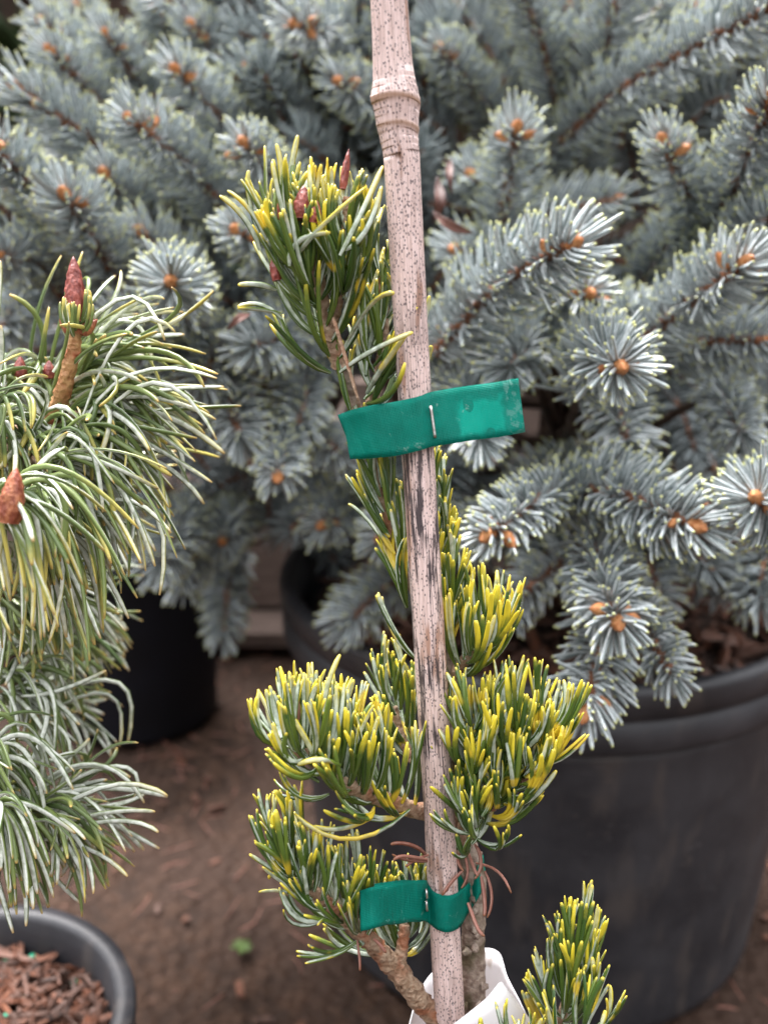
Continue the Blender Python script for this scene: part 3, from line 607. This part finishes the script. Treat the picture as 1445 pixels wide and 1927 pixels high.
# stray needles: left-pointing, crossing the stake
def stray(par, lst, mat='pine', name='loose_needle', wd=.0018, yel=.5):
    for pts in lst:
        mb = MB(); p = PP(pts); L = np.linalg.norm(p[-1] - p[0]); m = p[1]
        b2 = (2 * p[0] - 4 * m + 2 * p[-1]) / L; d = (p[-1] - p[0]) / L - b2
        needles(mb, p[:1], d[None], np.array([L]), np.array([wd]), b2[None], M=6, N=9, stripe=[0, 1, 1, 0, .1, .2], flat=.62, yel=np.array([yel * rng.uniform(.6, 1.3)]), ref=nrm(-FWD + .5 * rng.normal(size=3))[None], tip=.35, exact=True)
        mb.build(name, M[mat], par, p[0])
stray(vp, [[(490, 470, .3), (460, 410, .298), (413, 368, .296)], [(500, 450, .3), (470, 395, .298), (428, 358, .296)], [(530, 600, .302), (490, 573, .300), (447, 577, .298)],
           [(528, 590, .302), (490, 582, .3), (447, 580, .298)], [(520, 545, .303), (485, 535, .3), (448, 536, .298)], [(495, 460, .3), (470, 380, .299), (468, 320, .298)],
           [(640, 700, .303), (700, 660, .29), (777, 625, .283)], [(690, 740, .303), (720, 690, .292), (765, 628, .286)], [(655, 640, .300), (700, 570, .288), (742, 552, .283)],
           [(690, 760, .303), (735, 740, .29), (762, 682, .285)], [(600, 480, .298), (590, 400, .292), (582, 310, .292)], [(560, 480, .292), (600, 430, .287), (690, 350, .29)],
           [(640, 480, .29), (680, 400, .288), (720, 312, .29)], [(650, 470, .29), (690, 430, .288), (718, 350, .29)], [(545, 500, .29), (560, 455, .288), (622, 437, .287)],
           [(790, 640, .33), (800, 600, .328), (808, 556, .326)], [(800, 700, .33), (806, 670, .328), (812, 650, .326)], [(530, 400, .302), (545, 330, .30), (560, 254, .298)],
           [(520, 410, .302), (530, 340, .30), (520, 270, .298)], [(498, 400, .302), (500, 340, .30), (498, 274, .3)]], yel=.65)
for (x, y, d_, dx, dy, L_, r_) in [(566, 412, .292, .1, 1, .0095, .0023), (590, 420, .291, .15, 1, .0065, .0017), (535, 415, .294, -.1, 1, .0075, .0017), (522, 528, .299, -.15, 1, .0075, .0016), (645, 355, .298, .15, 1, .0115, .0011)]:
    bud_mesh(P(x, y, d_), RT * dx + UP * dy, L_, r_, 12).build('bud', M['budred'], vp, P(x, y, d_))
for lst in [[(627, 598, .300), (640, 640, .299), (675, 755, .297)]]:
    stray(vp, [lst], 'branch', 'dead_twig', wd=.0016)
# middle, beside the stake
stem(vp, [(745, 1050, .325), (725, 960, .322), (705, 880, .32)], [.0014, .001])
tuft(vp, [(765, 1110, .322), (738, 1000, .319), (712, 890, .317)], 16, .017, .32, .3, .8, .4)
tuft(vp, [(790, 1240, .326), (768, 1150, .321), (752, 1060, .319)], 5, .019, .35, .25, .8, .35)
tuft(vp, [(815, 1130, .337), (824, 1020, .336), (822, 930, .335)], 20, .014, .3, .3, .8, .6, bias=(.0, 0))
tuft(vp, [(845, 1230, .334), (850, 1150, .332), (838, 1070, .332)], 20, .014, .3, .3, .8, .6, bias=(.03, 0))
# right upper clump
stem(vp, [(842, 1290, .333), (875, 1240, .329), (915, 1200, .325)], [.0020, .0014])
tuft(vp, [(850, 1275, .330), (885, 1235, .325), (925, 1195, .322)], 26, .017, .5, .45, .3, .8)
# big right clump
stem(vp, [(866, 1600, .337), (885, 1520, .33), (925, 1440, .322), (965, 1390, .316)], [.0026, .0022, .0016])
stem(vp, [(880, 1540, .332), (950, 1500, .322), (1010, 1440, .318)], [.0020, .0014])
tuft(vp, [(880, 1540, .328), (930, 1450, .318), (975, 1370, .312)], 38, .0175, .8, .40, .25, .6)
tuft(vp, [(885, 1570, .322), (950, 1500, .314), (1000, 1440, .310)], 32, .0155, .65, .42, .3, .55, bias=(.08, .0))
tuft(vp, [(870, 1480, .322), (885, 1420, .316), (890, 1360, .315)], 20, .0155, .6, .35, .4, .6, bias=(-.05, 0))
tuft(vp, [(960, 1470, .322), (1015, 1410, .316), (1030, 1370, .314)], 22, .0155, .6, .35, .4, .85, bias=(.1, 0))
tuft(vp, [(875, 1600, .326), (895, 1570, .316), (900, 1540, .310)], 12, .013, .75, .3, .1, .45)
# left clump
stem(vp, [(862, 1545, .337), (800, 1530, .330), (720, 1505, .318), (640, 1470, .306), (560, 1410, .300)], [.0026, .0026, .0022, .0016])
tuft(vp, [(790, 1525, .326), (710, 1500, .315), (630, 1460, .303), (560, 1405, .297)], 44, .0185, .5, .42, .12, .5, bias=(-.02, .2))
tuft(vp, [(720, 1480, .330), (650, 1440, .318), (590, 1400, .306)], 26, .019, .5, .42, .2, .65, bias=(0, .25))
tuft(vp, [(620, 1450, .298), (570, 1420, .294), (530, 1390, .294)], 14, .0155, .8, .35, .4, .7)
tuft(vp, [(760, 1530, .32), (680, 1510, .308), (600, 1480, .300)], 9, .018, .5, .25, .3, .3, bias=(-.2, -.25))
stem(vp, [(800, 1460, .338), (760, 1400, .342), (740, 1330, .345)], [.0018, .0013])
tuft(vp, [(790, 1430, .342), (760, 1370, .345), (742, 1310, .345)], 20, .0165, .5, .3, .6, .6)
stray(vp, [[(770, 1525, .315), (660, 1580, .300), (555, 1532, .300)], [(700, 1540, .308), (640, 1560, .302), (590, 1555, .3)], [(600, 1420, .300), (612, 1310, .297), (640, 1232, .296)],
           [(600, 1440, .296), (580, 1400, .292), (545, 1340, .292)], [(640, 1440, .294), (600, 1430, .288), (560, 1440, .29)]], yel=.7)
# lower left branch
stem(vp, [(865, 1960, .342), (800, 1895, .334), (740, 1820, .326), (680, 1755, .316), (620, 1705, .308), (560, 1650, .304)], [.0036, .0034, .0030, .0024, .0017], rough=.12, n=70)
stem(vp, [(748, 1835, .326), (756, 1790, .327), (762, 1740, .328)], [.0021, .0017], rough=.12)
tuft(vp, [(690, 1765, .316), (640, 1720, .308), (580, 1680, .302), (540, 1640, .300)], 25, .016, .5, .42, .1, .42, bias=(-.05, .15))
tuft(vp, [(600, 1690, .306), (565, 1640, .304), (540, 1590, .304)], 16, .015, .5, .3, .5, .6)
tuft(vp, [(720, 1800, .320), (650, 1745, .310), (600, 1710, .306)], 8, .016, .55, .2, .3, .3, bias=(-.35, -.25))
tuft(vp, [(756, 1805, .330), (762, 1760, .334), (764, 1730, .336)], 24, .0165, .75, .42, .3, .45, bias=(-.15, 0))
tuft(vp, [(690, 1780, .314), (676, 1735, .312), (668, 1700, .312)], 8, .0165, .4, .4, .4, .4)
# lower right shoots
stem(vp, [(905, 1990, .345), (990, 1990, .335), (1050, 1930, .322), (1078, 1840, .316)], [.0028, .0024, .0018, .0014])
tuft(vp, [(1045, 1965, .318), (1065, 1890, .313), (1085, 1810, .311)], 32, .0175, .42, .38, .5, .62)
tuft(vp, [(1070, 1990, .305), (1090, 1955, .302), (1110, 1920, .300)], 9, .015, .5, .3, .5, .8, bias=(.15, 0))
tuft(vp, [(960, 2010, .300), (965, 1985, .297), (970, 1980, .297)], 4, .012, .6, .25, .3, .6)
# dead brown needles round the lower tie
for pts in [[(802, 1612, .318), (770, 1590, .312), (735, 1590, .308)], [(804, 1622, .318), (770, 1620, .312), (738, 1608, .308)], [(804, 1618, .316), (765, 1612, .31), (740, 1620, .306)], [(806, 1610, .318), (780, 1620, .314), (763, 1632, .310)],
            [(895, 1625, .328), (935, 1640, .322), (962, 1682, .318)], [(912, 1640, .325), (925, 1690, .322), (916, 1728, .32)], [(905, 1650, .324), (912, 1700, .32), (910, 1725, .318)], [(880, 1700, .32), (895, 1740, .316), (912, 1762, .314)],
            [(870, 1600, .33), (880, 1640, .326), (868, 1672, .321)], [(878, 1600, .322), (890, 1630, .318), (900, 1650, .316)], [(870, 1640, .324), (850, 1660, .321), (832, 1686, .320)], [(860, 1648, .323), (846, 1666, .321), (838, 1680, .320)], [(893, 1590, .325), (905, 1620, .32), (893, 1655, .316)],
            [(672, 1770, .308), (676, 1800, .306), (677, 1828, .305)], [(703, 1768, .312), (716, 1780, .311), (727, 1794, .311)], [(562, 1355, .296), (561, 1330, .296), (560, 1312, .296)], [(883, 1595, .322), (862, 1615, .318), (872, 1640, .314)]]:
    mb = MB(); p = PP(pts); L = np.linalg.norm(p[-1] - p[0]); b2 = (2 * p[0] - 4 * p[1] + 2 * p[-1]) / L; d = (p[-1] - p[0]) / L - b2
    kk = rng.normal(size=3) * .22; needles(mb, p[:1], (d + kk * .5)[None], np.array([L]), np.array([rng.uniform(.0008, .0013)]), (b2 - kk * 1.5)[None], (kk * 1.)[None], M=6, N=10, stripe=[0, 1, 0, 0, .9, .1], flat=.7, ref=-FWD[None], exact=True)
    mb.build('dead_needle', M['dead'], vp, p[0])

# ------------------------------------------------------------------ green ties
def ribbon(par, top, bot, name='strap', mat='tape', n=90, rows=9, L=.1, thick=.0001):
    tp_, bp_ = smooth_path(PP(top), n), smooth_path(PP(bot), n); mb = MB()
    seg = np.r_[0, np.cumsum(np.linalg.norm(np.diff((tp_ + bp_) / 2, axis=0), axis=1))]; wd_ = np.linalg.norm(tp_ - bp_, axis=1).mean()
    G = np.stack([tp_ * (1 - q) + bp_ * q for q in np.linspace(0, 1, rows)], 1)
    uv = np.stack(np.broadcast_arrays(seg[:, None], (np.linspace(0, 1, rows) * wd_)[None]), -1)
    G = G + FWD * (.00035 * np.sin(seg * 310 + 2 * np.sin(seg * 90))[:, None, None] * np.sin(np.linspace(0, 5, rows))[None, :, None])
    sheet(mb, G, uv); o = mb.build(name, M[mat], par, tp_[0], uv=True); m = o.modifiers.new('thickness', 'SOLIDIFY'); m.thickness = thick; return o
t1 = thing('plant_tie', P(815, 790, .285), 'upper green tape tie stapled around stake and stem, its free end pointing right', 'plant tie', 'green plant ties')
ribbon(t1, [(975, 711, 0.3085), (930, 719, 0.3045), (870, 727, 0.3005), (812, 737, 0.2980), (790, 745, 0.2967), (765, 751, 0.2973), (735, 757, 0.2966), (700, 762, 0.2962), (665, 770, 0.2979), (640, 779, 0.3020), (641, 780, 0.3026), (720, 768, 0.3320), (790, 752, 0.3250), (818, 739, 0.3020), (870, 730, 0.3010), (930, 721, 0.3050), (966, 712, 0.3090)],
       [(988, 813, 0.3085), (940, 822, 0.3045), (880, 830, 0.3005), (816, 840, 0.2980), (798, 845, 0.2967), (772, 852, 0.2973), (742, 858, 0.2975), (715, 861, 0.2981), (690, 863, 0.3010), (665, 864, 0.3020), (666, 863, 0.3026), (740, 852, 0.3320), (800, 841, 0.3250), (822, 836, 0.3020), (880, 829, 0.3010), (940, 821, 0.3050), (978, 812, 0.3090)], n=200, mat='tape_upper')
mb = MB(); p = PP([(811, 766, 0.2990), (810.5, 767, 0.2971), (811, 769, 0.2967), (818, 819, 0.2969), (818.5, 821, 0.2973), (819, 822, 0.2995)]); tube(mb, p, .00045, 8, n=30); mb.build('staple', M['steel'], t1, p[0])
t2 = thing('plant_tie', P(800, 1700, .30), 'lower green tape tie wrapped round the stake, its free end pointing left', 'plant tie', 'green plant ties')
ribbon(t2, [(677, 1677, 0.3000), (710, 1668, 0.3000), (760, 1660, 0.3116), (800, 1657, 0.3207), (806, 1665, 0.3250), (818, 1680, 0.3230), (845, 1686, 0.3225), (868, 1676, 0.3270), (885, 1658, 0.3355), (900, 1630, 0.3330), (908, 1612, 0.3420), (905, 1612, 0.3500), (870, 1640, 0.3520), (820, 1660, 0.3450), (800, 1660, 0.3250), (790, 1658, 0.3217), (755, 1657, 0.3128), (704, 1664, 0.3020)],
       [(678, 1754, 0.3000), (710, 1746, 0.3000), (760, 1737, 0.3116), (795, 1734, 0.3200), (808, 1740, 0.3250), (822, 1751, 0.3230), (843, 1756, 0.3225), (864, 1746, 0.3270), (880, 1722, 0.3355), (900, 1690, 0.3330), (915, 1660, 0.3420), (910, 1655, 0.3500), (875, 1690, 0.3520), (825, 1720, 0.3450), (803, 1730, 0.3250), (790, 1735, 0.3217), (757, 1738, 0.3131), (706, 1745, 0.3020)], n=200)
for y0, y1 in ((1675, 1691), (1696, 1714)):
    mb = MB(); p = PP([(801, y0, .3217), (801.5, y0 + 1, .3197), (802, y0 + 4, .3190), (803, y1 - 3, .3190), (803.5, y1 - 1, .3197), (804, y1, .3217)]); tube(mb, p, .00045, 8, n=26); mb.build('staple', M['steel'], t2, p[0])

# ------------------------------------------------------------------ white plant label looped round the stem
lb = thing('plant_label', P(900, 1927, .335), 'blank white label loop at the foot of the stake', 'plant label')
def strip(par, rows, name, thick=.0004, n=40):
    mb = MB(); E = [smooth_path(PP(r), n) for r in rows]; m = 9
    G = np.stack([smooth_path(np.array([e[i] for e in E]), m) for i in range(n)]); sheet(mb, G)
    o = mb.build(name, M['paper'], par, E[0][0]); md = o.modifiers.new('thickness', 'SOLIDIFY'); md.thickness = thick; return o
strip(lb, [[(772, 1927, .335), (786, 1880, .345), (812, 1835, .356), (850, 1805, .362), (900, 1787, .362), (936, 1793, .358), (952, 1838, .350), (976, 1885, .342)],
           [(740, 2100, .335), (770, 2080, .345), (810, 2060, .356), (850, 2050, .362), (900, 2045, .362), (960, 2045, .358), (990, 2060, .350), (1060, 2060, .342)]], 'label_back')
strip(lb, [[(812, 1960, .318), (850, 1930, .312), (885, 1905, .308), (918, 1878, .308), (941, 1850, .312), (948, 1853, .316)],
           [(830, 2150, .318), (870, 2150, .312), (920, 2130, .310), (990, 2090, .314), (1062, 2020, .32), (1068, 2012, .322)]], 'label_front')

# ------------------------------------------------------------------ curly pine on the left
cp = thing('curly_pine', (PL[0], PL[1], .152), 'bushy pine with long pale curling needles at the left edge', 'pine tree')
ctr = [(-50, 1860, .45), (-60, 1600, .43), (-80, 1300, .42), (-70, 1000, .40), (-20, 800, .385), (60, 760, .37)]
stem(cp, ctr, [.006, .0055, .005, .004, .003], 'trunk', 'trunk')
stem(cp, [(95, 800, .345), (118, 740, .335), (138, 660, .33), (142, 612, .33)], [.0027, .0026, .0022, .0021], 'stemtan')
stem(cp, [(60, 760, .37), (90, 800, .35), (95, 800, .345)], [.003, .0027], 'stemtan')
b0 = P(143, 606, .328); bud_mesh(b0, UP + RT * -.04, .0205, .0031, 14).build('bud', M['budred'], cp, b0)
for i, (x, a_) in enumerate([(118, -.75), (128, -.4), (160, .45), (172, .8), (185, 1.)]):
    b0 = P(143 + (x - 143) * .3, 628, .329); bud_mesh(b0, UP + RT * a_, .0065, .0016, 8).build('bud_scale', M['buddark'], cp, b0)
for (x, y, d_, L_, r_, m_, lean) in [(92, 712, .345, .006, .0018, 'budred', 0), (38, 715, .35, .008, .0021, 'budred', 0), (18, 985, .272, .0145, .003, 'buddark', .12), (60, 840, .34, .005, .001, 'budorange', .9)]:
    b0 = P(x, y, d_); bud_mesh(b0, UP + RT * lean, L_, r_, 12).build('bud', M[m_], cp, b0)
tuft(cp, [(140, 640, .33), (142, 622, .329), (143, 606, .328)], 14, .0115, 1.1, .9, .3, .5, per=4, mat='curly', wd=.0013)
CT = [  # base path, number of fascicles, length, side bias
    ([(60, 800, .375), (105, 740, .36), (140, 690, .35)], 28, .046, (.6, .0), -.22, .38), ([(60, 820, .36), (110, 800, .345), (150, 775, .34)], 28, .046, (.75, -.1), -.30, .35),
    ([(20, 860, .35), (60, 860, .335), (95, 880, .325)], 20, .046, (.6, -.1), -.42, .3), ([(-30, 960, .34), (0, 980, .32), (30, 960, .31)], 26, .044, (.55, .15), -.65, .3),
    ([(-60, 840, .36), (-30, 820, .34), (0, 790, .33)], 24, .034, (.3, .1), -.5, .4), ([(-40, 760, .36), (0, 740, .355), (40, 730, .355)], 20, .026, (.2, .1), -.4, .4),
    ([(-70, 1000, .31), (-40, 990, .29), (-20, 980, .28)], 16, .036, (.35, .1), -.75, .5), ([(-50, 900, .4), (30, 940, .39), (90, 950, .385)], 26, .044, (.6, -.05), -.3, .3),
    ([(-60, 1120, .38), (0, 1120, .37), (60, 1110, .37)], 28, .036, (.5, .0), -.4, .2), ([(-60, 1150, .42), (20, 1180, .42), (110, 1190, .43)], 28, .04, (.5, .0), -.3, .15),
    ([(-80, 1300, .40), (-20, 1300, .38), (30, 1290, .375)], 28, .038, (.45, .0), -.45, .12), ([(-60, 1350, .44), (0, 1340, .44), (90, 1340, .44)], 24, .038, (.5, .1), -.3, .12),
    ([(-90, 1450, .36), (-60, 1440, .34), (-20, 1420, .335)], 20, .036, (.45, .1), -.5, .1), ([(-60, 1560, .37), (-10, 1540, .35), (60, 1530, .345)], 32, .040, (.55, .05), -.42, .15),
    ([(-80, 1500, .33), (-50, 1530, .32), (-20, 1540, .315)], 16, .034, (.3, .0), -.8, .2), ([(0, 1540, .365), (60, 1530, .36), (110, 1520, .355)], 9, .036, (.6, .12), -.08, .15)]
for pts, nf, L_, bs_, dr, yl in CT:
    stem(cp, [ctr[min(5, max(0, int((1860 - pts[0][1]) / 230)))]] + pts, [.003, .0024, .0018], 'branch')
    tuft(cp, pts, int(nf * .62), L_ * 1.15, .62, 0, .3, yl, mat='curly', wd=.002, bias=(bs_[0], bs_[1] + .3 - dr * .8), upv=None, rnd_b=.2, N=15, curl=1., w3=dr * 2.2, ns=.12, jl=.28)
# a few separate needles that show against the dark
stray(cp, [[(150, 800, .335), (240, 620, .330), (330, 625, .325)], [(160, 790, .335), (260, 700, .33), (408, 712, .325)], [(180, 800, .335), (300, 720, .33), (408, 828, .325)], [(150, 1000, .33), (230, 940, .325), (322, 1003, .32)],
           [(120, 1010, .33), (280, 960, .325), (300, 1120, .32)], [(60, 1560, .345), (200, 1480, .34), (315, 1498, .335)], [(80, 1560, .345), (200, 1530, .34), (292, 1528, .335)], [(90, 1570, .345), (220, 1545, .34), (298, 1567, .335)],
           [(80, 1580, .345), (170, 1600, .34), (240, 1650, .335)], [(20, 1560, .33), (120, 1560, .325), (160, 1700, .32)], [(120, 1300, .40), (230, 1290, .40), (240, 1400, .40)], [(110, 1330, .39), (210, 1310, .39), (225, 1405, .39)],
           [(100, 700, .34), (230, 560, .335), (310, 640, .33)], [(-10, 620, .34), (-2, 560, .34), (0, 490, .34)], [(40, 1310, .37), (110, 1300, .365), (200, 1262, .36)], [(30, 1420, .36), (110, 1430, .355), (168, 1390, .35)]], 'curly', wd=.0017, yel=.4)

# ------------------------------------------------------------------ seedling on the dirt
def gp(x, y):
    d = FWD + (x - 722.5) / FPX * RT - (y - 963.5) / FPX * UP; return np.array([0, 0, H]) + d * (H / -d[2])
g0 = gp(455, 1790); mb = MB(); n = 7; a_ = np.arange(n) * 2.4; d = nrm(np.c_[np.cos(a_), np.sin(a_), np.full(n, .6)])
needles(mb, np.tile(g0 + [0, 0, .002], (n, 1)), d, np.full(n, .008), np.full(n, .004), np.tile([0, 0, -.3], (n, 1)), M=4, N=6, flat=.2, ref=np.tile(Z, (n, 1)))
tag(mb.build('weed_seedling', M['weed'], None, g0), 'tiny bright green weed seedling on the bare dirt', 'weed')
